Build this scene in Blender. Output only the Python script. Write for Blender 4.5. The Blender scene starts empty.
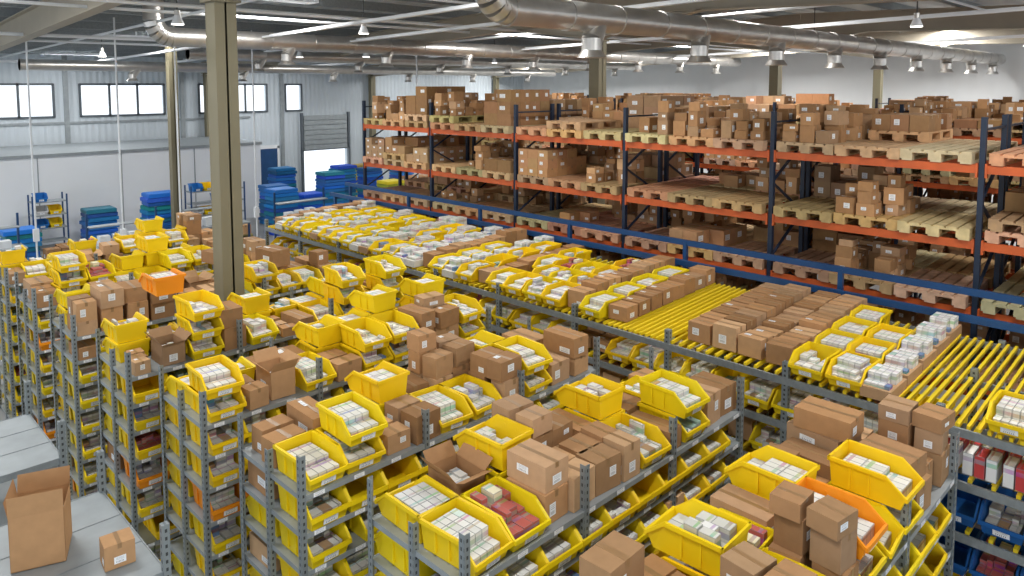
import bpy, math, random
import numpy as np
from mathutils import Vector, Matrix
random.seed(7)
R = random.random
U = random.uniform
sc = bpy.context.scene
sc.view_settings.view_transform = 'Standard'

# ------------------------------------------------------------------ materials
def new_mat(name, base=(.8,.8,.8), rough=.5, metal=0., attr=False, noise=0., nscale=8., spec=.5, emis=None, estr=0., bump=0., bscale=60., band=False):
    m = bpy.data.materials.new(name); m.use_nodes = True
    nt = m.node_tree; b = nt.nodes['Principled BSDF']
    b.inputs['Base Color'].default_value = (*base, 1)
    b.inputs['Roughness'].default_value = rough
    b.inputs['Metallic'].default_value = metal
    b.inputs['Specular IOR Level'].default_value = spec
    src = None
    if attr:
        a = nt.nodes.new('ShaderNodeAttribute'); a.attribute_name = 'Col'; src = a.outputs['Color']
    tc = nt.nodes.new('ShaderNodeTexCoord')
    if noise > 0:
        n = nt.nodes.new('ShaderNodeTexNoise'); n.inputs['Scale'].default_value = nscale; n.inputs['Detail'].default_value = 6
        nt.links.new(tc.outputs['Object'], n.inputs['Vector'])
        mr = nt.nodes.new('ShaderNodeMapRange')
        mr.inputs['From Min'].default_value = .3; mr.inputs['From Max'].default_value = .7
        mr.inputs['To Min'].default_value = 1-noise; mr.inputs['To Max'].default_value = 1+noise*.5
        nt.links.new(n.outputs['Fac'], mr.inputs['Value'])
        vm = nt.nodes.new('ShaderNodeVectorMath'); vm.operation = 'SCALE'
        if src: nt.links.new(src, vm.inputs[0])
        else: vm.inputs[0].default_value = base
        nt.links.new(mr.outputs['Result'], vm.inputs['Scale']); src = vm.outputs[0]
    if band:  # printed band and carton edges, from the carton's own UVs
        sp = nt.nodes.new('ShaderNodeSeparateXYZ'); nt.links.new(tc.outputs['UV'], sp.inputs[0])
        def mm(op,a_,b_):
            q = nt.nodes.new('ShaderNodeMath'); q.operation = op
            for i,v in enumerate((a_,b_)):
                if v is None: continue
                if isinstance(v,(int,float)): q.inputs[i].default_value = v
                else: nt.links.new(v,q.inputs[i])
            return q.outputs[0]
        n3 = nt.nodes.new('ShaderNodeTexNoise'); n3.inputs['Scale'].default_value = 7; n3.inputs['Detail'].default_value = 0
        nt.links.new(tc.outputs['Object'], n3.inputs['Vector'])
        hs = nt.nodes.new('ShaderNodeHueSaturation'); hs.inputs['Saturation'].default_value = 1.8; hs.inputs['Value'].default_value = .65
        nt.links.new(n3.outputs['Color'], hs.inputs['Color'])
        bandf = mm('MULTIPLY', mm('GREATER_THAN', sp.outputs[1], .64), mm('LESS_THAN', sp.outputs[1], .84))
        bandf = mm('MULTIPLY', bandf, .5)
        mx = nt.nodes.new('ShaderNodeMixRGB'); nt.links.new(bandf, mx.inputs[0]); nt.links.new(src, mx.inputs[1]); nt.links.new(hs.outputs[0], mx.inputs[2])
        e1 = mm('GREATER_THAN', mm('ABSOLUTE', mm('SUBTRACT', sp.outputs[0], .5), None), .46)
        e2 = mm('GREATER_THAN', mm('ABSOLUTE', mm('SUBTRACT', sp.outputs[1], .5), None), .47)
        ed = mm('MULTIPLY', mm('MAXIMUM', e1, e2), .45)
        mx2 = nt.nodes.new('ShaderNodeMixRGB'); nt.links.new(ed, mx2.inputs[0]); nt.links.new(mx.outputs[0], mx2.inputs[1]); mx2.inputs[2].default_value = (.28,.29,.31,1)
        src = mx2.outputs[0]
    if src: nt.links.new(src, b.inputs['Base Color'])
    if bump > 0:
        n2 = nt.nodes.new('ShaderNodeTexNoise'); n2.inputs['Scale'].default_value = bscale
        nt.links.new(tc.outputs['Object'], n2.inputs['Vector'])
        bp = nt.nodes.new('ShaderNodeBump'); bp.inputs['Strength'].default_value = bump; bp.inputs['Distance'].default_value = .01
        nt.links.new(n2.outputs['Fac'], bp.inputs['Height']); nt.links.new(bp.outputs['Normal'], b.inputs['Normal'])
    if emis:
        b.inputs['Emission Color'].default_value = (*emis, 1); b.inputs['Emission Strength'].default_value = estr
    return m

M_card = new_mat('cardboard', rough=.85, attr=True, noise=.08, nscale=14, spec=.15)
M_tape = new_mat('packing_tape', (.30,.175,.08), rough=.35)
M_plas = new_mat('bin_plastic', rough=.45, attr=True, noise=.05, nscale=3, spec=.3)
M_good = new_mat('goods_carton', rough=.6, attr=True, spec=.3, band=True)
M_steel = new_mat('galvanised_steel', (.28,.31,.325), rough=.5, metal=.3, noise=.15, nscale=20)
M_deck = new_mat('shelf_sheet_steel', (.32,.355,.375), rough=.45, metal=.25, noise=.12, nscale=6)
M_orange = new_mat('orange_paint', (.56,.105,.022), rough=.5, noise=.15, nscale=5)
M_navy = new_mat('navy_paint', (.010,.022,.05), rough=.5, noise=.2, nscale=6)
M_blue = new_mat('blue_paint', (.012,.065,.19), rough=.4, noise=.15, nscale=4)
M_wood = new_mat('pallet_wood', rough=.8, attr=True, noise=.2, nscale=9, spec=.15)
M_yel = new_mat('yellow_roller', (.86,.64,.02), rough=.4)
M_colm = new_mat('column_paint', (.20,.178,.112), rough=.6, noise=.05, nscale=2)
M_raft = new_mat('rafter_paint', (.38,.34,.27), rough=.6, noise=.06, nscale=2)
M_white = new_mat('white_paint', (.80,.83,.86), rough=.6, noise=.03, nscale=1)
M_duct = new_mat('duct_zinc', (.62,.60,.57), rough=.34, metal=.85, noise=.12, nscale=4)
M_dark = new_mat('dark_metal', (.04,.045,.05), rough=.6)
M_glass = new_mat('mullion_grey', (.10,.12,.14), rough=.5)
M_lamp = new_mat('lamp_diffuser', (1,1,1), emis=(1,.95,.86), estr=6)

def uv_mat(name, kind):
    m = new_mat(name, (.8,.8,.8), rough=.6); nt = m.node_tree; b = nt.nodes['Principled BSDF']
    uv = nt.nodes.new('ShaderNodeTexCoord'); sp = nt.nodes.new('ShaderNodeSeparateXYZ')
    nt.links.new(uv.outputs['UV'], sp.inputs[0])
    def math_(op, a, bb=None, c=None):
        n = nt.nodes.new('ShaderNodeMath'); n.operation = op
        for i, q in enumerate((a, bb, c)):
            if q is None: continue
            if isinstance(q, (int, float)): n.inputs[i].default_value = q
            else: nt.links.new(q, n.inputs[i])
        return n.outputs[0]
    if kind == 'label':
        bars = math_('GREATER_THAN', math_('FRACT', math_('MULTIPLY', sp.outputs[0], 9.)), .6)
        zone = math_('MULTIPLY', math_('GREATER_THAN', sp.outputs[1], .12), math_('LESS_THAN', sp.outputs[1], .38))
        ins = math_('LESS_THAN', math_('ABSOLUTE', math_('SUBTRACT', sp.outputs[0], .5)), .34)
        lines = math_('GREATER_THAN', math_('FRACT', math_('MULTIPLY', sp.outputs[1], 7.)), .78)
        z2 = math_('MULTIPLY', lines, math_('MULTIPLY', math_('GREATER_THAN', sp.outputs[1], .5), math_('LESS_THAN', sp.outputs[1], .92)))
        f = math_('MULTIPLY', ins, math_('MAXIMUM', math_('MULTIPLY', bars, zone), z2))
        ca, cb = (.84,.86,.88,1), (.22,.22,.24,1)
    else:
        hole = math_('LESS_THAN', math_('FRACT', math_('MULTIPLY', sp.outputs[1], 48.)), .45)
        ins = math_('LESS_THAN', math_('ABSOLUTE', math_('SUBTRACT', sp.outputs[0], .5)), .16)
        f = math_('MULTIPLY', hole, ins)
        ca, cb = (.25,.285,.30,1), (.05,.055,.06,1)
        b.inputs['Metallic'].default_value = .3; b.inputs['Roughness'].default_value = .45
    mx = nt.nodes.new('ShaderNodeMixRGB'); mx.inputs[1].default_value = ca; mx.inputs[2].default_value = cb
    nt.links.new(f, mx.inputs[0]); nt.links.new(mx.outputs[0], b.inputs['Base Color'])
    return m
M_label = uv_mat('paper_label', 'label')
M_slot = uv_mat('slotted_post', 'slot')
M_floor = new_mat('concrete_floor', (.30,.31,.31), rough=.45, noise=.2, nscale=.6, bump=.1, bscale=30)

def corr_mat(name, base, scale, axis):
    m = new_mat(name, base, rough=.55); nt = m.node_tree; b = nt.nodes['Principled BSDF']
    tc = nt.nodes.new('ShaderNodeTexCoord'); w = nt.nodes.new('ShaderNodeTexWave'); w.bands_direction = axis
    w.inputs['Scale'].default_value = scale
    nt.links.new(tc.outputs['Object'], w.inputs['Vector'])
    bp = nt.nodes.new('ShaderNodeBump'); bp.inputs['Strength'].default_value = .6; bp.inputs['Distance'].default_value = .04
    nt.links.new(w.outputs['Fac'], bp.inputs['Height']); nt.links.new(bp.outputs['Normal'], b.inputs['Normal'])
    return m
M_wallx = corr_mat('corrugated_wall', (.55,.61,.66), 1.4, 'X')
M_wally = corr_mat('panel_wall', (.80,.82,.83), .5, 'Y')
M_roof = new_mat('roof_deck', (.50,.53,.55), rough=.6, noise=.05, nscale=.5)

MATS = [M_card, M_tape, M_plas, M_good, M_label, M_steel, M_deck, M_slot, M_orange, M_navy, M_blue, M_wood, M_yel, M_colm, M_raft, M_white, M_duct, M_dark, M_glass, M_lamp, M_floor, M_wallx, M_wally, M_roof]
(CARD,TAPE,PLAS,GOOD,LABEL,STEEL,DECK,SLOT,ORANGE,NAVY,BLUE,WOOD,YEL,COLM,RAFT,WHITE,DUCT,DARK,GLASS,LAMP,FLOOR,WALLX,WALLY,ROOF) = range(len(MATS))

# ------------------------------------------------------------------ quad mesh accumulator
class T:
    def __init__(s): s.V=[]; s.F=[]; s.M=[]; s.C=[]; s.K=[]; s.n=0
    def quads(s, V, F, m, c=None):
        s.V.append(np.array(V, float)); s.F.append(np.array(F, int)+s.n); s.n += len(V)
        k = len(F); s.M += [m]*k
        s.C += [c if c is not None else (1,1,1)]*k; s.K += [c is None]*k
    def box(s, x0,x1,y0,y1,z0,z1, m, c=None):
        V=[(x0,y0,z0),(x1,y0,z0),(x1,y1,z0),(x0,y1,z0),(x0,y0,z1),(x1,y0,z1),(x1,y1,z1),(x0,y1,z1)]
        F=[(0,1,5,4),(1,2,6,5),(2,3,7,6),(3,0,4,7),(4,5,6,7),(3,2,1,0)]
        s.quads(V,F,m,c)
    def done(s):
        s.V=np.concatenate(s.V); s.F=np.concatenate(s.F); s.M=np.array(s.M); s.C=np.array(s.C,float); s.K=np.array(s.K)
        return s
class Acc(T):
    def put(s, t, x=0,y=0,z=0, sx=1,sy=1,sz=1, rot=0, col=(1,1,1), tilt=0):
        V = t.V*np.array((sx,sy,sz))
        if tilt:
            c,q = math.cos(tilt), math.sin(tilt)
            V = np.stack([V[:,0], V[:,1]*c-V[:,2]*q, V[:,1]*q+V[:,2]*c],1)
        c,q = math.cos(rot), math.sin(rot)
        V = np.stack([V[:,0]*c-V[:,1]*q+x, V[:,0]*q+V[:,1]*c+y, V[:,2]+z],1)
        s.V.append(V); s.F.append(t.F+s.n); s.n += len(V)
        s.M += list(t.M)
        C = np.where(t.K[:,None], np.array(col), t.C)
        s.C += list(map(tuple, C)); s.K += [False]*len(C)
    def bar(s, p, q, w, h, m, c=None):
        p=Vector(p); q=Vector(q); d=(q-p); d.normalize()
        up = Vector((0,0,1)) if abs(d.z)<.99 else Vector((1,0,0))
        a = d.cross(up).normalized(); b = a.cross(d).normalized()
        V=[]
        for e in (p,q):
            for i,j in ((-1,-1),(1,-1),(1,1),(-1,1)):
                V.append(tuple(e+a*i*w/2+b*j*h/2))
        F=[(0,1,5,4),(1,2,6,5),(2,3,7,6),(3,0,4,7),(3,2,1,0),(4,5,6,7)]
        s.quads(V,F,m,c or (1,1,1))
    def cyl(s, p, q, r, m, n=12, c=None, r2=None):
        p=Vector(p); q=Vector(q); d=(q-p).normalized()
        up = Vector((0,0,1)) if abs(d.z)<.99 else Vector((1,0,0))
        a = d.cross(up).normalized(); b = a.cross(d).normalized(); V=[]
        r2 = r if r2 is None else r2
        for e,rr in ((p,r),(q,r2)):
            for i in range(n):
                t=2*math.pi*i/n; V.append(tuple(e+a*math.cos(t)*rr+b*math.sin(t)*rr))
        s.quads(V,[(i,(i+1)%n,n+(i+1)%n,n+i) for i in range(n)],m,c or (1,1,1))
        V=V+[tuple(p), tuple(q)]; F=[]
        for i in range(0,n,2):
            F.append((2*n, (i+2)%n, (i+1)%n, i)); F.append((2*n+1, n+i, n+(i+1)%n, n+(i+2)%n))
        s.quads(V,F,m,c or (1,1,1))
    def build(s, name, smooth=False):
        if not s.V: return None
        V=np.concatenate(s.V); F=np.concatenate(s.F); M=np.array(s.M); C=np.array(s.C,float)
        me=bpy.data.meshes.new(name)
        me.vertices.add(len(V)); me.vertices.foreach_set('co', V.astype(np.float32).ravel())
        nf=len(F); me.loops.add(nf*4); me.loops.foreach_set('vertex_index', F.astype(np.int32).ravel())
        me.polygons.add(nf); me.polygons.foreach_set('loop_start', np.arange(0,nf*4,4,dtype=np.int32))
        try: me.polygons.foreach_set('loop_total', np.full(nf,4,dtype=np.int32))
        except Exception: pass
        used = sorted(set(M.tolist())); mp={u:i for i,u in enumerate(used)}
        for u in used: me.materials.append(MATS[u])
        me.polygons.foreach_set('material_index', np.array([mp[i] for i in M.tolist()],dtype=np.int32))
        me.polygons.foreach_set('use_smooth', np.full(nf, bool(smooth), dtype=bool))
        me.update(calc_edges=True)
        uv=me.uv_layers.new(name='UVMap')
        uv.data.foreach_set('uv', np.tile(np.array([0,0,1,0,1,1,0,1],dtype=np.float32), nf))
        at=me.attributes.new('Col','FLOAT_COLOR','CORNER')
        C4=np.repeat(np.concatenate([C,np.ones((nf,1))],1),4,axis=0)
        at.data.foreach_set('color', C4.astype(np.float32).ravel())
        me.validate(); me.update()
        o=bpy.data.objects.new(name, me); sc.collection.objects.link(o)
        return o

# ------------------------------------------------------------------ templates
def card_col():
    k=U(.70,1.18); a=random.choice([(.45,.25,.12),(.50,.295,.15),(.39,.215,.10),(.55,.35,.195),(.42,.235,.115),(.47,.295,.17)])
    return tuple(k*i for i in a)
def box_template(labels, open_=False, flaps=(.05,.42), outs=(.30,.28,.2,.26)):
    t=T(); e=.5
    if not open_:
        t.box(-e,e,-e,e,0,1,CARD)
        t.box(-e*.995,-.008,-e*.995,e*.995,1,1.006,CARD)
        t.box(.008,e*.995,-e*.995,e*.995,1,1.006,CARD)
        t.box(-.07,.07,-e-.004,e+.004,.8,1.010,TAPE)
    else:
        w=.012
        t.box(-e,e,-e,e,0,w,CARD)
        t.box(-e,-e+w,-e,e,0,1,CARD); t.box(e-w,e,-e,e,0,1,CARD)
        t.box(-e,e,-e,-e+w,0,1,CARD); t.box(-e,e,e-w,e,0,1,CARD)
        for (sx,sy),o in zip(((1,0),(-1,0),(0,1),(0,-1)),outs):
            zt=1+random.uniform(*flaps)
            if sx: V=[(sx*e,-e,1),(sx*e,e,1),(sx*(e+o),e,zt),(sx*(e+o),-e,zt)]
            else: V=[(-e,sy*e,1),(e,sy*e,1),(e,sy*(e+o),zt),(-e,sy*(e+o),zt)]
            V2=[(a,b,c+.012) for a,b,c in V]
            t.quads(V+V2,[(0,1,2,3),(4,5,6,7),(0,1,5,4),(1,2,6,5),(2,3,7,6),(3,0,4,7)],CARD)
        for ix in range(3):
            for iy in range(2): t.box(-.42+.28*ix,-.16+.28*ix,-.42+.42*iy,-.02+.42*iy,.02,.6+.05*((ix+iy)%2),GOOD,(.75,.75,.72))
    g=.006
    for lab in labels:
        a=random.uniform(-.38,.05); b=random.uniform(.25,.42); z0=random.uniform(.15,.45); h=random.uniform(.25,.45)
        if lab=='-y': t.quads([(a,-e-g,z0),(a+b,-e-g,z0),(a+b,-e-g,z0+h),(a,-e-g,z0+h)],[(0,1,2,3)],LABEL)
        if lab=='-x': t.quads([(-e-g,a+b,z0),(-e-g,a,z0),(-e-g,a,z0+h),(-e-g,a+b,z0+h)],[(0,1,2,3)],LABEL)
        if lab=='top': t.quads([(a,.1,1.014),(a+b*.6,.1,1.014),(a+b*.6,.38,1.014),(a,.38,1.014)],[(0,1,2,3)],LABEL)
    return t.done()
BX=[box_template(l) for l in (['-y'],['-x'],['-x','-y'],['-x','-y'],[],['-y'],['-x','top'],['-x'],['-y','top'],['-x','-y'],['-y'],['-x'])]
BXO=[box_template(['-x'],True), box_template(['-y'],True)]
BIGO=box_template(['-x'],True,(.30,.42),(.10,.06,.12,.05))

def bin_template(w=.31,d=.48,h=.2):
    t=T(); x=w/2; y0,y1,y2=-d/2,-d*.24,d/2; th=.007
    def ring(ins, zb):
        xx=x-ins; return [(-(xx-.018),y0+.035+ins,zb),((xx-.018),y0+.035+ins,zb),((xx-.018),y1,zb),(-(xx-.018),y1,zb),((xx-.018),y2-.012-ins,zb),(-(xx-.018),y2-.012-ins,zb),
             (-xx,y0+ins,.5*h),(xx,y0+ins,.5*h),(xx,y1,h),(-xx,y1,h),(xx,y2-ins,h),(-xx,y2-ins,h)]
    O=ring(0,0); I=ring(th,.009)
    FO=[(0,1,7,6),(1,2,8,7),(2,4,10,8),(4,5,11,10),(5,3,9,11),(3,0,6,9),(3,2,1,0),(5,4,2,3)]
    FI=[tuple(12+i for i in reversed(f)) for f in FO]
    R_=[(6,7,19,18),(7,8,20,19),(8,10,22,20),(10,11,23,22),(11,9,21,23),(9,6,18,21)]
    t.quads(O+I,FO+FI+R_,PLAS)
    r=.014
    t.box(-x-r,x+r,y2-.006,y2+r*.6,h-.026,h+.002,PLAS)
    t.box(-x-r,-x+.003,y1,y2+.004,h-.024,h+.002,PLAS); t.box(x-.003,x+r,y1,y2+.004,h-.024,h+.002,PLAS)
    t.box(-x-r*.6,x+r*.6,y0-r*.8,y0+.004,.5*h-.028,.5*h+.002,PLAS)
    for sx in (-1,1):
        xa,xb=sorted((sx*(x-.003),sx*(x+r*.8)))
        V=[(xa,y0,.5*h-.02),(xb,y0,.5*h-.02),(xb,y1,h-.02),(xa,y1,h-.02),(xa,y0,.5*h+.003),(xb,y0,.5*h+.003),(xb,y1,h+.003),(xa,y1,h+.003)]
        t.quads(V,[(0,1,5,4),(1,2,6,5),(2,3,7,6),(3,0,4,7),(4,5,6,7),(3,2,1,0)],PLAS)
    for sx in (-1,1):
        for yy in (-.02,.1):
            xa,xb=sorted((sx*(x-.012),sx*(x+.004))); t.box(xa,xb,yy,yy+.012,.03,h-.03,PLAS)
    t.quads([(-.06,y0+.012,.022),(.06,y0+.012,.022),(.06,y0-.0,.07),(-.06,y0-.0,.07)],[(0,1,2,3)],LABEL)
    return t.done()
BIN=bin_template()
def good_col(white=.8):
    q=R()
    if q<white: k=U(.64,.84); return (k,k*.99,k*U(.90,.99))
    return random.choice([(.55,.66,.72),(.30,.48,.58),(.38,.55,.46),(.5,.12,.10),(.75,.70,.50),(.18,.28,.48),(.68,.42,.2),(.5,.55,.6),(.42,.27,.15),(.62,.74,.68)])
def content_template(full, neat=False):
    t=T(); xs=-.13; wp=.94 if neat else .85
    base=good_col(.94); w=U(.05,.085); d0=U(.09,.14)
    while xs<.10:
        if not neat: w=U(.045,.1)
        ys=-.19; c=base if R()<.8 else good_col(wp)
        while ys<.17:
            d=d0 if neat else U(.09,.18); ht=(.15 if neat else U(.08,.18))*full
            if ys<-.12: ht=min(ht,.10)
            if R()<(.98 if neat else .93):
                cc=c if R()<.85 else good_col(.65)
                k=U(.85,1.05); cc=tuple(k*v for v in cc)
                t.box(xs,min(xs+w,.128)-.004,ys,min(ys+d,.21)-.005,.01,ht,GOOD,cc)
            ys+=d
        xs+=w
    return t.done()
CONT=[content_template(f) for f in (1.15,1.0,1.2,.8,1.1,1.25,.7,1.0,1.1,1.2,.9,1.1)]+[content_template(f,True) for f in (1.0,1.1,.9,1.2,1.0,1.15,1.1,1.05)]
NEAT=CONT[12:]
YC=lambda: tuple(k*U(.93,1.04) for k in (.90,.635,.008))
OC=(.90,.30,.012)

def pallet_template():
    t=T()
    for yy in (-.4,-.0725,.255):
        for xx in (-.6,-.0725,.455): t.box(xx,xx+.145,yy,yy+.145,.022,.1,WOOD)
        t.box(-.6,.6,yy,yy+.12,0,.022,WOOD)
    for xx in (-.6,-.0725,.455): t.box(xx,xx+.145,-.4,.4,.1,.122,WOOD)
    for i in range(6):
        y=-.4+i*.138; t.box(-.6,.6,y,y+.11,.122,.144,WOOD)
    return t.done()
PAL=pallet_template()
WC=lambda: tuple(U(.82,1.15)*k for k in random.choice([(.58,.38,.20),(.62,.42,.24),(.48,.31,.17),(.66,.47,.28)]))

def put_bin(bins, goods, x,y,z, rot, col=None, s=1., fill=True, h=1., cont=None):
    bins.put(BIN,x,y,z,s,1,h,rot,col or YC())
    if fill: goods.put(cont or random.choice(CONT),x,y,z,s*.95,1,1,rot)

# ------------------------------------------------------------------ picking shelves
ROWS=[(1.85,2.75,6.0),(3.5,2.65,5.9),(5.0,2.45,5.75),(6.55,2.4,5.7),(8.1,2.3,5.7),(9.78,2.25,5.7),(11.35,2.2,5.7),(12.95,2.2,5.7)]
LV=[.06,.36,.66,.96,1.26,1.56,1.84,2.12]
HD=.48
def loose_boxes(A, x0,x1,y0,y1,z, maxh):
    w=x1-x0; zz=z; top=z+maxh
    split = R()<.5
    while zz<top-.1:
        h=U(.14,.27)
        if zz+h>top: h=top-zz
        if h<.1: break
        cells=[(y0,y1)] if not split else [(y0,(y0+y1)/2),((y0+y1)/2,y1)]
        lift=zz>z+.05
        for ya,yb in cells:
            if lift and R()<.25: continue
            dd=(yb-ya)*U(.75,.97)
            A.put(random.choice(BX), (x0+x1)/2+U(-.02,.02), (ya+yb)/2+U(-.02,.02), zz, w*U(.82,.98), dd, h, U(-.18,.18) if lift else U(-.08,.08), card_col())
        zz+=h+.003
        if R()<.2: break
TOPS={
 (1,-1):'bbKkKKbKdkKb',(1,1):'bedKkKdkbkK',
 (2,-1):'bdKkbbKdkKb',(2,1):'kKbdkKKdbkK',
 (0,-1):'KkKbKobdKkK',(0,1):'KkdbkdkKKkk',
}
for ri,(yc,xa,xb) in enumerate(ROWS):
    sh=Acc(); bins=Acc(); goods=Acc(); cards=Acc()
    npost=4; xs=[xa+(xb-xa)*i/(npost-1) for i in range(npost)]
    for z in LV:
        sh.box(xa,xb,yc-HD,yc+HD,z-.012,z,DECK,(1,1,1))
        for yy in (yc-HD-.004,yc+HD-.004): sh.box(xa,xb,yy,yy+.008,z-.035,z+.004,DECK,(1,1,1))
        for xx in (xa-.006,xb-.002): sh.box(xx,xx+.008,yc-HD,yc+HD,z-.035,z+.004,DECK,(1,1,1))
        x=xa+.08
        while x<xb-.15:
            sh.quads([(x,yc-HD-.006,z-.03),(x+.09,yc-HD-.006,z-.03),(x+.09,yc-HD-.006,z+.002),(x,yc-HD-.006,z+.002)],[(0,1,2,3)],LABEL,(1,1,1)); x+=.335
    for xp in xs:
        for yy,sg in ((yc-HD,1),(yc,1),(yc+HD,-1)):
            top=2.42+U(-.04,.04) if yy!=yc else 2.3
            sh.box(xp-.022,xp+.022,yy-.006*sg-.003,yy-.006*sg+.003,0,top,SLOT,(1,1,1))
            sh.box(xp-.022,xp-.018,min(yy,yy+.04*sg),max(yy,yy+.04*sg),0,top,SLOT,(1,1,1))
            sh.box(xp-.03,xp+.03,yy-.03,yy+.03,0,.006,STEEL,(1,1,1))
    for li,z in enumerate(LV[:-1]):
        hgap=LV[li+1]-z-.04
        for side in (-1,1):
            x=xa+.03
            while x<xb-.3:
                yy=yc+side*(HD/2+.035); rot=0 if side<0 else math.pi
                q=R()
                if q<.86: put_bin(bins,goods,x+.165,yy,z+.002,rot+U(-.03,.03),fill=(R()<.9),h=1.12,col=OC if R()<.012 else None); x+=.33
                elif q<.88:
                    goods.put(random.choice(CONT),x+.15,yy,z,1.0,1,1.2,rot); x+=.31
                elif q<.97:
                    w=U(.22,.36)
                    cards.put(random.choice(BX),x+w/2,yy,z+.002,w*.93,.42*U(.8,1),hgap*U(.6,.9),U(-.03,.03),card_col()); x+=w
                else: x+=U(.06,.15)
    z=LV[-1]
    for side in (-1,1):
        x=xa+.03; code=TOPS.get((ri,side)); k=0; rot0=0 if side<0 else math.pi
        y0,y1=sorted((yc+side*.01,yc+side*HD)); yy=(y0+y1)/2
        while x<xb-.2:
            if code and k<len(code): c=code[k]
            else: c=random.choices('bdtkKesx',[25,22,7,12,28,3,5,1])[0]
            if x>xb-.34 and c in 'bdoet': c='K'
            k+=1
            if c=='b' : put_bin(bins,goods,x+.17,yy,z+.003,rot0+U(-.1,.1)); x+=.345
            elif c=='o': put_bin(bins,goods,x+.17,yy,z+.003,rot0,YC()); put_bin(bins,goods,x+.17,yy,z+.205,rot0,OC); x+=.345
            elif c in 'dt':
                n=2 if c=='d' else 3
                for j in range(n): put_bin(bins,goods,x+.17+U(-.01,.01),yy,z+.003+.203*j,rot0+U(-.06,.06),fill=True)
                x+=.345
            elif c=='k':
                w=min(U(.2,.34),xb-x); loose_boxes(cards,x,x+w,y0+.01,y1-.01,z+.003,.28); x+=w+.01
            elif c=='K':
                w=min(U(.2,.34),xb-x); loose_boxes(cards,x,x+w,y0+.01,y1-.01,z+.003,U(.38,.6)); x+=w+.01
            elif c=='e':
                w=U(.3,.36); cards.put(random.choice(BXO),x+w/2,yy,z+.003,w*.72,.32,U(.2,.28),U(-.1,.1),card_col()); x+=w
            elif c=='s':
                for i in range(3):
                    cards.put(random.choice(BX),x+.1+U(-.01,.06),y0+.08+i*.155,z+.003,U(.13,.2),.14,U(.1,.18),U(-.15,.15),card_col())
                x+=.27
            else: x+=.15
    sh.build('picking_shelf'); bins.build('yellow_storage_bins'); goods.build('packaged_goods'); cards.build('cardboard_boxes')

a=Acc(); g=Acc()
put_bin(a,g,2.9,8.36,2.74,math.pi,OC)

# ------------------------------------------------------------------ carton flow rack
fr=Acc(); lanes=Acc(); fb=Acc(); fg=Acc(); fc=Acc(); bt=Acc()
X0,X1=6.85,9.05
ys=[-1.0+1.35*i for i in range(12)]
FL=[.35,.8,1.25,1.7,2.15]
for y in ys:
    for x in (X0,(X0+X1)/2,X1):
        fr.box(x-.03,x+.03,y-.03,y+.03,0,2.3,SLOT,(1,1,1))
for z in FL:
    fr.bar((X0-.02,ys[0],z-.04),(X0-.02,ys[-1],z-.04),.03,.07,STEEL)
    fr.bar((X1,ys[0],z+.06),(X1,ys[-1],z+.06),.03,.07,STEEL)
    fr.bar(((X0+X1)/2,ys[0],z+.01),((X0+X1)/2,ys[-1],z+.01),.03,.05,STEEL)
def is_empty(y): return (.2<y<2.1) or (4.45<y<5.25)
for li,z in enumerate(FL):
    y=ys[0]+.08
    while y<ys[-1]-.05:
        lanes.bar((X0,y,z+.005),(X1,y,z+.105),.026 if li==4 else .03,.035,YEL)
        y+=(.075 if is_empty(y) else .11) if li==4 else .17
def zt(x,z): return z+.022+(x-X0)/(X1-X0)*.1
for li,z in enumerate(FL):
    y=ys[0]+.2
    while y<ys[-1]-.2:
        top=(li==4)
        if top and .2<y+.1<2.1:
            if R()<.5 and y>.9: put_bin(fb,fg,X0+.2,y,zt(X0+.2,z)+.012,-math.pi/2,cont=random.choice(NEAT))
            y+=.34; continue
        if top and is_empty(y+.1): y+=.1; continue
        if top and 3.55<y<4.45:
            x=X0+.15; h=U(.2,.26)
            while x<X1-.2:
                fc.put(random.choice(BX),x+.1,y,zt(x,z)+.012,.22,.27,h,U(-.03,.03),card_col()); x+=.235
            y+=.30; continue
        if li in (1,2) and .6<y<1.9:
            put_bin(bt,fg,X0+.25,y,zt(X0+.2,z)+.012,-math.pi/2,col=(.012,.10,.33),h=1.1,fill=R()<.5); y+=.345; continue
        if li==3 and .6<y<1.9:
            for j in range(3):
                for kk in range(2):
                    fg.box(X0+.05+kk*.22,X0+.25+kk*.22,y-.12+j*.085,y-.045+j*.085,zt(X0,z)+.012,zt(X0,z)+.2,GOOD,(.55,.06,.06) if (j+kk)%2 else (.8,.8,.8))
            y+=.29; continue
        x=X0+.2; kind=R(); n=5 if top else 2; rot=-math.pi/2; ct=random.choice(NEAT)
        if kind<(.62 if top else .8):
            yc_=YC()
            for i in range(n):
                if x>X1-.2: break
                if top and i>0 and R()<.1: x+=.45; continue
                c_=ct if R()<.5 else random.choice(CONT)
                put_bin(fb,fg,x+.02,y+U(-.01,.01),zt(x,z)+.012,rot+U(-.05,.05),col=yc_,cont=c_)
                if top and R()<.2: fg.put(c_,x+.02,y,zt(x,z)+.06,.9,.85,1.05,rot+U(-.1,.1))
                x+=.49
            y+=.345
        elif kind<.82:
            while x<(X1-.15 if top else X0+.9):
                k=U(.9,1.05)
                fc.box(x-.22,x+.22,y-.13,y+.13,zt(x,z),zt(x,z)+.10,CARD,(.70*k,.68*k,.62*k) if R()<.4 else (.5*k,.31*k,.17*k))
                fg.put(ct,x,y,zt(x,z)+.03,.85,.95,U(.9,1.3),rot); x+=.46
            y+=.29
        else:
            x=X0+.15; h=U(.15,.26)
            while x<(X1-.2 if top else X0+.8):
                fc.put(random.choice(BX),x+.1,y,zt(x,z)+.012,.24,.26,h*U(.8,1.1),U(-.08,.08),card_col()); x+=.26
            y+=.30
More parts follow.
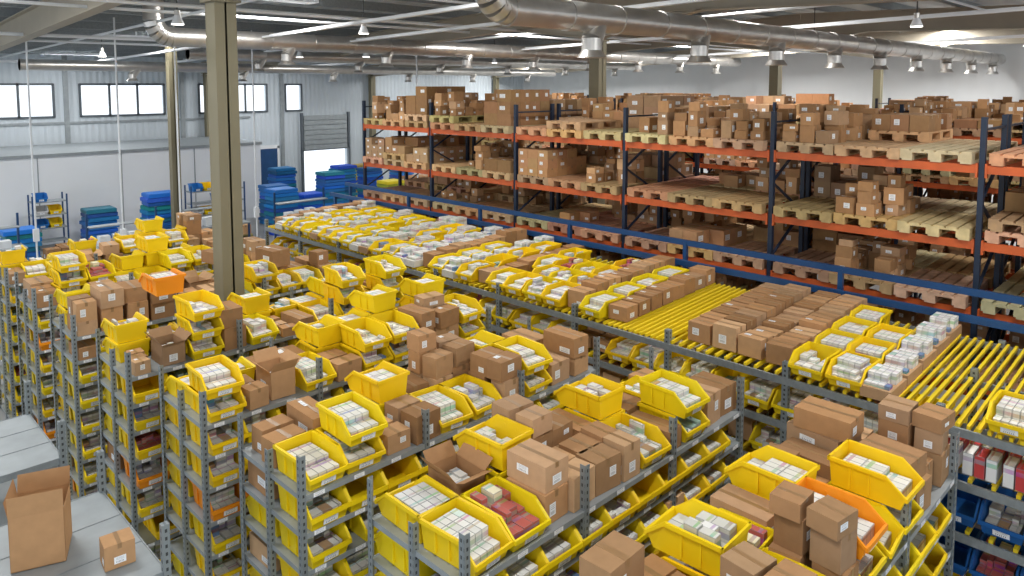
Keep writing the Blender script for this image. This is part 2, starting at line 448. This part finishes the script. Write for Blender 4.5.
fr.build('carton_flow_rack'); lanes.build('yellow_roller_lanes'); fb.build('yellow_storage_bins'); fg.build('packaged_goods'); fc.build('cardboard_boxes'); bt.build('blue_storage_bins')
a.build('orange_storage_bin'); g.build('packaged_goods')

bl=Acc()
for x,z in ((9.2,2.42),(9.62,2.62)):
    bl.bar((x,-1.2,z),(x,15.3,z),.05,.08,BLUE)
for i in range(8):
    y=-1+2.3*i
    bl.bar((9.2,y,0),(9.2,y,2.4),.06,.06,BLUE); bl.bar((9.62,y,0),(9.62,y,2.62),.06,.06,BLUE)
    bl.bar((9.2,y,2.34),(9.62,y,2.34),.05,.05,BLUE)
bl.build('blue_guard_rail')

# ------------------------------------------------------------------ pallet racks
PL=[.45,1.4,2.3,3.13,4.05]
def pallet_rack(xf, ysr, seed, pes, top=4.62, levels=PL, tcap=.8):
    random.seed(seed)
    r=Acc(); p=Acc(); c=Acc(); dp=1.05
    for y in ysr:
        for x in (xf,xf+dp):
            r.box(x-.035,x+.035,y-.03,y+.03,0,top,NAVY,(1,1,1))
            r.box(x-.08,x+.08,y-.07,y+.07,0,.012,NAVY,(1,1,1))
        z=.3; f=1
        while z<top-.5:
            a_,b_=((xf,xf+dp) if f>0 else (xf+dp,xf))
            r.bar((a_,y,z),(b_,y,z+.55),.035,.025,NAVY); z+=.55; f=-f
        r.bar((xf,y,top-.15),(xf+dp,y,top-.15),.035,.025,NAVY)
    for i in range(len(ysr)-1):
        y0,y1=ysr[i],ysr[i+1]
        for li,z in enumerate(levels):
            for x in (xf-.02,xf+dp+.02):
                r.bar((x,y0+.035,z-.05),(x,y1-.035,z-.05),.045,.10,ORANGE)
                for yy in (y0+.05,y1-.05): r.box(x-.035,x+.035,yy-.012,yy+.012,z-.15,z+.02,ORANGE,(1,1,1))
            if li<1: continue
            for k in range(3):
                yp=y0+.08+.4+(y1-y0-.16)/3*k+.01
                if R()>.97: continue
                ns=1 if R()<.85 else 2
                for st in range(ns):
                    p.put(PAL,xf+dp/2+U(-.05,.03),yp,z+.004+st*.146,1,1,1,U(-.03,.03),WC())
                zb=z+.15+.146*(ns-1)
                cap=(levels[li+1]-z-.35) if li<len(levels)-1 else tcap
                if R()<pes[li]: continue
                cap-=.146*(ns-1)
                mode=R()
                if mode<.4:
                    nx=random.choice([3,3,4,4]); ny=random.choice([2,3,3]); h=U(.13,.25)
                    nl=max(1,int(min(cap,U(.2,.85))/h)); col=card_col(); tp=random.choice(BX)
                    for l in range(nl):
                        for ix in range(nx):
                            for iy in range(ny):
                                if l==nl-1 and R()<.4: continue
                                cc=tuple(v*U(.94,1.06) for v in col)
                                c.put(tp if R()<.6 else random.choice(BX), xf+dp/2-.57+1.14/nx*(ix+.5), yp-.38+.76/ny*(iy+.5), zb+l*(h+.002), 1.14/nx*.97,.76/ny*.97,h,U(-.03,.03),cc)
                else:
                    for ix in range(4):
                        for iy in range(3):
                            if R()<.3: continue
                            zz=zb; lim=min(cap,U(.12,.55))
                            while zz<zb+lim-.08:
                                h=min(U(.1,.26),zb+lim-zz)
                                c.put(random.choice(BX),xf+dp/2-.43+.285*ix+U(-.02,.02),yp-.25+.25*iy+U(-.01,.01),zz,U(.19,.275),U(.16,.24),h,U(-.15,.15),card_col()); zz+=h+.002
    r.build('pallet_rack'); p.build('wooden_pallets'); c.build('cardboard_boxes')
Y1=[-3.01+2.6*i for i in range(8)]
Y2=[-3.01+2.6*i for i in range(9)]
pallet_rack(10.1,Y1,21,[0,.5,.75,.42,.5])
pallet_rack(11.35,Y1,12,[0,.3,.35,.2,.3],tcap=.7)
pallet_rack(15.6,Y2,13,[0,.2,.2,.15,.2],tcap=.6)
pallet_rack(17.0,Y2,14,[0,.2,.2,.15,.2],tcap=.55)
pallet_rack(21.9,Y2,15,[0,.2,.2,.15,.2],tcap=.5)
random.seed(5)

# ------------------------------------------------------------------ building shell
WX,WY=32.0,31.0
def simple(name, fn, smooth=False):
    A_=Acc(); fn(A_); return A_.build(name, smooth)
simple('floor', lambda A_: A_.box(-8,WX+.2,-8,WY+.2,-.2,0,FLOOR,(1,1,1)))
WINS=[(1.5,4.8),(5.0,7.2),(8.07,11.1),(12.5,15.5),(16.4,17.2)]
def wall_left(A_):
    z0,z1=3.8,5.05; top=6.4
    dx0,dx1=17.2,19.6
    A_.box(-8,dx0,WY,WY+.2,0,z0,WALLX,(1,1,1)); A_.box(dx1,WX,WY,WY+.2,0,z0,WALLX,(1,1,1)); A_.box(dx0,dx1,WY,WY+.2,1.95,z0,WALLX,(1,1,1))
    A_.box(-8,WX,WY,WY+.2,z1,top,WALLX,(1,1,1))
    c=-8
    for a_,b_ in WINS+[(WX,WX)]:
        if a_>c: A_.box(c,a_,WY,WY+.2,z0,z1,WALLX,(1,1,1))
        c=b_
simple('wall_left', wall_left)
def studs(A_):
    A_.box(-8,14.7,WY-.06,WY-.01,3.55,3.63,DECK,(1,1,1))
    for x in (0.5,7.6,11.8,16.2): A_.box(x-.08,x+.08,WY-.08,WY-.01,0,6.1,DECK,(1,1,1))
simple('trim_1', studs)
for i,(a_,b_) in enumerate(WINS):
    def w(A_):
        n=max(1,round((b_-a_)/1.0))
        for k in range(n+1):
            x=a_+(b_-a_)*k/n; A_.box(x-.04,x+.04,WY-.05,WY-.005,3.8,5.05,GLASS,(1,1,1))
        A_.box(a_,b_,WY-.05,WY-.005,3.78,3.86,GLASS,(1,1,1)); A_.box(a_,b_,WY-.05,WY-.005,4.98,5.06,GLASS,(1,1,1))
    simple('window_%d'%(i+1), w)
simple('wall_back', lambda A_: A_.box(WX,WX+.2,-8,WY+.2,0,7,WALLY,(1,1,1)))
def zr(y): return 6.15+(WY-y)*.05 if y>9 else 7.25-(9-y)*.03
def roof(A_):
    x=-8; prof=[]
    while x<WX+.3:
        prof += [(x,0),(x+.18,0),(x+.22,.07),(x+.34,.07)]; x+=.38
    V=[];F=[]
    for yy in (-8,9,WY+.3):
        for a_,b_ in prof: V.append((a_,yy,zr(yy)+b_))
    n=len(prof)
    for j in range(2):
        for i in range(n-1): F.append((j*n+i,j*n+i+1,(j+1)*n+i+1,(j+1)*n+i))
    A_.quads(V,F,ROOF,(1,1,1))
    for y0,y1 in ((-8,9),(9,WY+.3)):
        V=[(-8,y0,zr(y0)+.1),(WX+.3,y0,zr(y0)+.1),(WX+.3,y1,zr(y1)+.1),(-8,y1,zr(y1)+.1)]
        V+= [(a_,b_,c_+.12) for a_,b_,c_ in V]
        A_.quads(V,[(3,2,1,0),(4,5,6,7),(0,1,5,4),(1,2,6,5),(2,3,7,6),(3,0,4,7)],ROOF,(1,1,1))
simple('ceiling', roof)
def purl(A_):
    y=-6
    while y<30.5:
        z=zr(y)-.1
        A_.bar((-8,y,z),(WX,y,z),.012,.2,STEEL); A_.bar((-8,y+.03,z-.1),(WX,y+.03,z-.1),.07,.012,STEEL)
        y+=1.6
simple('roof_purlins', purl)
CX=[-4.7,3.91,12.75,20.9,29.4]
CY=[9,8.95,10.1,9.9,9.9]
def rafter(A_,x,yk):
    for y0,y1 in ((-8,9.2),(9.2,WY)):
        z0,z1=zr(y0)-.2,zr(y1)-.2; h=.55
        A_.bar((x,y0,z0-.02),(x,y1,z1-.02),.24,.025,RAFT)
        A_.bar((x,y0,z0-h/2),(x,y1,z1-h/2),.02,h,RAFT)
        A_.bar((x,y0,z0-h),(x,y1,z1-h),.24,.025,RAFT)
    for sg in (-1,1):
        yA=yk; yB=yk+sg*2.6; zA=zr(yA)-.75; zB=zr(yB)-.75
        V=[(x-.01,yA,zA),(x-.01,yB,zB),(x-.01,yA+sg*.2,zA-.45),(x-.01,yA,zA-.45)]
        V+=[(q[0]+.02,q[1],q[2]) for q in V]
        A_.quads(V,[(0,1,2,3),(4,5,6,7),(0,1,5,4),(1,2,6,5),(2,3,7,6),(3,0,4,7)],RAFT,(1,1,1))
        A_.bar((x,yA,zA-.45),(x,yB,zB),.24,.025,RAFT)
for x,yk in zip(CX,CY): simple('roof_rafter', lambda A_,x=x: rafter(A_,x,yk))
def column(A_,x,y,top,w=.27):
    A_.box(x-w/2,x+w/2,y-w/2,y-w/2+.02,0,top,COLM,(1,1,1)); A_.box(x-w/2,x+w/2,y+w/2-.02,y+w/2,0,top,COLM,(1,1,1))
    A_.box(x-.012,x+.012,y-w/2,y+w/2,0,top,COLM,(1,1,1)); A_.box(x-w/2+.001,x-w/2+.016,y-w/2+.02,y+w/2-.02,0,top,COLM,(1,1,1))
    A_.box(x-w*.7,x+w*.7,y-w*.6,y+w*.6,0,.03,COLM,(1,1,1))
    A_.box(x-w*.7,x+w*.7,y-w*.6,y+w*.6,top-.03,top,COLM,(1,1,1))
for x,y in list(zip(CX,CY))[1:]: simple('steel_column', lambda A_: column(A_,x,y,zr(y)-1.22))
for x in CX[1:]: simple('steel_column', lambda A_,x=x: column(A_,x,WY-.3,5.5,.25))
simple('steel_column', lambda A_: column(A_,8.3,22.5,6.3,.24))
def duct(name,y,z,r,xa,xb,x0,dx,dl=.35,riser=False,sp=.75):
    A_=Acc(); A_.cyl((xa,y,z),(xb,y,z),r,DUCT,24)
    x=xa
    while x<xb: A_.cyl((x,y,z),(x+.05,y,z),r*1.06,DUCT,24); x+=1.1
    x=x0
    while x<xb-.3:
        A_.cyl((x+.2,y,z-.04),(x,y-.06,z-r-.12),r*sp,DUCT,16); A_.cyl((x,y-.06,z-r-.09),(x,y-.06,z-r-.12-dl*.4),r*sp*.95,DUCT,16)
        A_.cyl((x,y-.06,z-r-.12-dl*.4),(x,y-.06,z-r-.12-dl*.7),r*sp*.95,DUCT,16,r2=r*1.05); x+=dx
    if riser:
        pr=(xa,z)
        for i in range(1,6):
            t=i/5*math.pi/2; q=(xa-.32*math.sin(t),z+.32*(1-math.cos(t)))
            A_.cyl((pr[0]+.01,y,pr[1]),(q[0],y,q[1]),r,DUCT,24); A_.cyl((q[0]-.012,y,q[1]),(q[0]+.012,y,q[1]+.012),r*1.05,DUCT,24); pr=q
        A_.cyl((pr[0],y,pr[1]),(pr[0],y,zr(y)-.05),r,DUCT,24)
    return A_.build(name,True)
duct('ventilation_duct',6.5,5.93,.2,6.4,WX-.3,8.0,2.8,.34,True)
duct('ventilation_duct',16,6.0,.2,5.9,WX-2,8.5,2.8,.3,True,.65)
duct('ventilation_duct',20.5,5.85,.16,8,WX-3,10,3.4,.25)
duct('ventilation_duct',25,5.58,.16,5,28,8,3.6,.25)
def pipes(A_):
    for y,z,r in ((12.5,6.3,.035),(19,6.1,.04),(21.5,6.1,.03),(28,5.75,.04),(4.5,6.75,.03),(10.6,6.55,.025),(14.3,6.35,.03)):
        A_.cyl((-6,y,z),(WX,y,z),r,WHITE,8)
    for x in (7.9,10.2,16.3,24.8):
        A_.bar((x,2,6.4),(x,WY,5.72),.12,.04,WHITE)
        A_.bar((x+.14,2,6.45),(x+.14,WY,5.77),.015,.05,WHITE)
    for x in (5.6,9.0,14.2,18.4): A_.cyl((x,2,6.6),(x,WY,5.95),.03,WHITE,8)
simple('ceiling_pipes',pipes)
for x,y in ((5.8,19.2),(6.8,18.2),(4.3,20.7),(9.6,20.0),(7.2,16.5),(13.5,17.5)):
    simple('drop_conduit', lambda A_: (A_.cyl((x,y,0),(x,y,6.6),.022,WHITE,8), A_.box(x-.06,x+.06,y-.05,y+.05,1.2,1.5,WHITE,(1,1,1))))

def part(A_):
    A_.box(-4,12.9,26.4,26.5,0,2.75,WHITE,(1,1,1)); A_.box(12.8,12.9,26.5,30.5,0,2.75,WHITE,(1,1,1))
    A_.box(-4,12.95,26.35,30.6,2.75,2.85,DECK,(1,1,1))
    x=-4
    while x<12.8: A_.box(x,x+.03,26.385,26.4,0,2.75,DECK,(1,1,1)); x+=2.4
simple('partition_office',part)
def dock(A_):
    for k in range(7): A_.box(17.25,19.55,WY-.12,WY-.06,1.98+k*.23,2.19+k*.23,DECK,(1,1,1))
    A_.box(17.1,17.2,WY-.15,WY-.02,0,3.7,GLASS,(1,1,1)); A_.box(19.6,19.7,WY-.15,WY-.02,0,3.7,GLASS,(1,1,1))
    A_.box(17.1,19.7,WY-.15,WY-.02,1.93,1.98,GLASS,(1,1,1))
simple('door_1',dock)
simple('door_2',lambda A_: (A_.box(14.9,15.9,WY-.1,WY-.02,0,2.15,BLUE,(1,1,1)),A_.box(14.8,14.9,WY-.12,WY-.02,0,2.25,WHITE,(1,1,1)),A_.box(15.9,16,WY-.12,WY-.02,0,2.25,WHITE,(1,1,1)),A_.box(14.8,16,WY-.12,WY-.02,2.15,2.3,WHITE,(1,1,1))))

# ------------------------------------------------------------------ far-left furniture
def crate_t():
    t=T()
    t.box(-.6,.6,-.4,.4,.0,.02,PLAS)
    for a_ in (-1,1):
        t.box(a_*.6-.015,a_*.6+.015,-.4,.4,0,.1,PLAS); t.box(-.6,.6,a_*.4-.015,a_*.4+.015,0,.1,PLAS)
    for x in (-.4,0,.4): t.box(x-.06,x+.06,-.4,.4,.02,.1,PLAS)
    t.box(-.58,.58,-.38,.38,.1,.115,PLAS); return t.done()
CR=crate_t()
bc=(.02,.17,.50)
for (x,y,n,cc) in ((8.3,23.9,13,bc),(11.9,22.9,12,bc),(7.0,25.4,9,bc),(4.6,24.0,8,bc),(15.0,25.0,13,bc),(16.6,26.6,13,bc),(14.4,27.6,13,bc),(18.2,27.0,11,bc),(17.5,24.5,9,(.62,.56,.06)),(12.6,24.8,11,bc),(18.6,28.4,11,(.62,.56,.06)),(20.2,27.4,13,bc),(13.3,23.6,9,bc)):
    A_=Acc()
    for i in range(n): A_.put(CR,x+U(-.04,.04),y+U(-.04,.04),i*.128,.7,.9,1,U(-.06,.06),tuple(v*U(.5,1.4) for v in cc))
    A_.build('blue_plastic_pallet_stack' if cc==bc else 'yellow_plastic_pallet_stack')
pa=Acc(); ca=Acc()
for (x,y) in ((6.0,22.2),(10.2,23.2),(14.6,21.6),(15.8,21.2),(17.0,20.9),(5.6,23.6),(9.8,25.3),(18.3,22.5),(19.6,25.5),(20.5,23)):
    pa.put(PAL,x,y,0,1,1,1,0,WC())
    for l in range(random.randint(1,3)):
        for ix in range(3):
            for iy in range(2):
                if R()<.85: ca.put(random.choice(BX),x-.38+.38*ix,y-.19+.38*iy,.15+l*.3,.36,.36,.295,0,card_col())
pa.build('wooden_pallets'); ca.build('cardboard_boxes')
def ptable(A_,x,y):
    A_.box(x-.9,x+.9,y-.4,y+.4,.86,.9,DECK,(1,1,1))
    for a_ in (-.85,.85):
        for b_ in (-.36,.36): A_.box(x+a_-.025,x+a_+.025,y+b_-.025,y+b_+.025,0,.86,BLUE,(1,1,1))
        A_.box(x+a_-.025,x+a_+.025,y+.34,y+.39,.9,1.7,BLUE,(1,1,1))
    A_.box(x-.85,x+.85,y+.1,y+.39,1.35,1.38,DECK,(1,1,1))
    for i in range(4): A_.box(x-.7+.35*i,x-.45+.35*i,y-.15,y+.1,.9,.9+U(.1,.3),WHITE,(1,1,1))
for x,y in ((3.4,22.0),(6.3,20.5),(9.0,21.4),(11.5,20.6)): simple('packing_table', lambda A_: ptable(A_,x,y))
def srack(A_,x,y,n):
    for k in range(n+1):
        for b_ in (0,.5): A_.box(x+k*.9-.02,x+k*.9+.02,y+b_-.02,y+b_+.02,0,1.7,BLUE,(1,1,1))
    for z in (.3,.7,1.1,1.5): A_.box(x,x+.9*n,y,y+.5,z-.03,z,DECK,(1,1,1))
    for z in (.3,.7,1.1,1.5):
        q=x+.1
        while q<x+.9*n-.3:
            if R()<.8: A_.put(BIN,q+.15,y+.25,z,1,.9,1.2,0,random.choice([YC(),bc,(.6,.6,.6),bc]))
            q+=.36
for x,y,n in ((5.2,25.3,1),(9.4,24.2,2),(13.2,29.6,1)): simple('crate_rack', lambda A_: srack(A_,x,y,n))

# ------------------------------------------------------------------ lower left empty shelving + boxes
def estand(A_,x0,x1,y0,y1,zt_):
    for z in (.1,.6,1.1,1.6,zt_):
        A_.box(x0,x1,y0,y1,z-.015,z,DECK,(1,1,1))
        for yy in (y0-.004,y1-.004): A_.box(x0,x1,yy,yy+.008,z-.05,z+.004,STEEL,(1,1,1))
        for xx in (x0-.004,x1-.004): A_.box(xx,xx+.008,y0,y1,z-.05,z+.004,STEEL,(1,1,1))
    for x in (x0,x1):
        for y in (y0,y1): A_.box(x-.022,x+.022,y-.022,y+.022,0,zt_+.3,SLOT,(1,1,1))
    for y in (y0+(y1-y0)/3,y0+(y1-y0)*2/3): A_.box(x0,x1,y-.004,y+.004,zt_,zt_+.004,STEEL,(1,1,1))
simple('empty_shelving_unit', lambda A_: estand(A_,.35,1.52,4.5,5.75,2.05))
simple('empty_shelving_unit', lambda A_: estand(A_,.4,1.45,6.5,7.6,2.05))
simple('cardboard_carton', lambda A_: A_.put(BIGO,1.03,5.22,2.055,.29,.31,.34,-.35,(.48,.275,.135)))
simple('cardboard_carton', lambda A_: A_.put(BX[2],1.34,4.80,2.055,.17,.15,.15,-.1,(.48,.28,.14)))

# ------------------------------------------------------------------ pendant lamps, added fill lights
def pend(A_,x,y,z):
    A_.cyl((x,y,z+.2),(x,y,zr(y)-.1),.01,DARK,6)
    A_.cyl((x,y,z+.14),(x,y,z+.24),.045,DUCT,12)
    A_.cyl((x,y,z),(x,y,z+.15),.11,WHITE,16,r2=.05)
    A_.cyl((x,y,z-.01),(x,y,z+.005),.10,LAMP,16)
for x,y in ((8.2,2.6),(7.0,1.9),(9.6,1.2),(14.6,4.3),(14.5,11.5),(24,4.3),(24,11.5),(10.8,19.5),(18.6,19.5),(5.0,13.2),(8.6,12.9),(19,8.0),(6.6,23.0),(12.0,17.9)):
    simple('pendant_lamp', lambda A_: pend(A_,x,y,6.05 if y<15 else 5.8))
LX=(1,7.2,14.6,22.5,28.5); LY=(1,7.6,14,22,28)
for x in LX:
    for y in LY:
        z=zr(y)-.3
        simple('added_light_housing', lambda A_: (A_.box(x-.9,x+.9,y-.22,y+.22,z,z+.06,WHITE,(1,1,1)),A_.box(x-.02,x+.02,y-.02,y+.02,z+.06,z+.3,WHITE,(1,1,1))))  # invented housing above each added area light
        l=bpy.data.lights.new('added_fill_light','AREA'); l.shape='RECTANGLE'; l.size=1.7; l.size_y=.4; l.energy=(175 if y<20 else 150)*(2. if x>28 else 1); l.color=(1,.985,.96)  # area light added to brighten the hall, stronger near the back wall
        o=bpy.data.objects.new('added_fill_light',l); o.location=(x,y,z-.01); sc.collection.objects.link(o)
w=bpy.data.worlds.new('World'); sc.world=w; w.use_nodes=True
bg=w.node_tree.nodes['Background']; bg.inputs[0].default_value=(.88,.94,1,1); bg.inputs[1].default_value=1.55

# ------------------------------------------------------------------ camera
cd=bpy.data.cameras.new('camera'); cam=bpy.data.objects.new('camera',cd); sc.collection.objects.link(cam)
cd.sensor_width=36; cd.lens=735/1024*36; cd.shift_y=-144/1024; cd.clip_start=.05; cd.clip_end=200
cam.location=(0,0,5); cam.rotation_euler=(math.radians(90-4.6),0,math.radians(-45))
sc.camera=cam
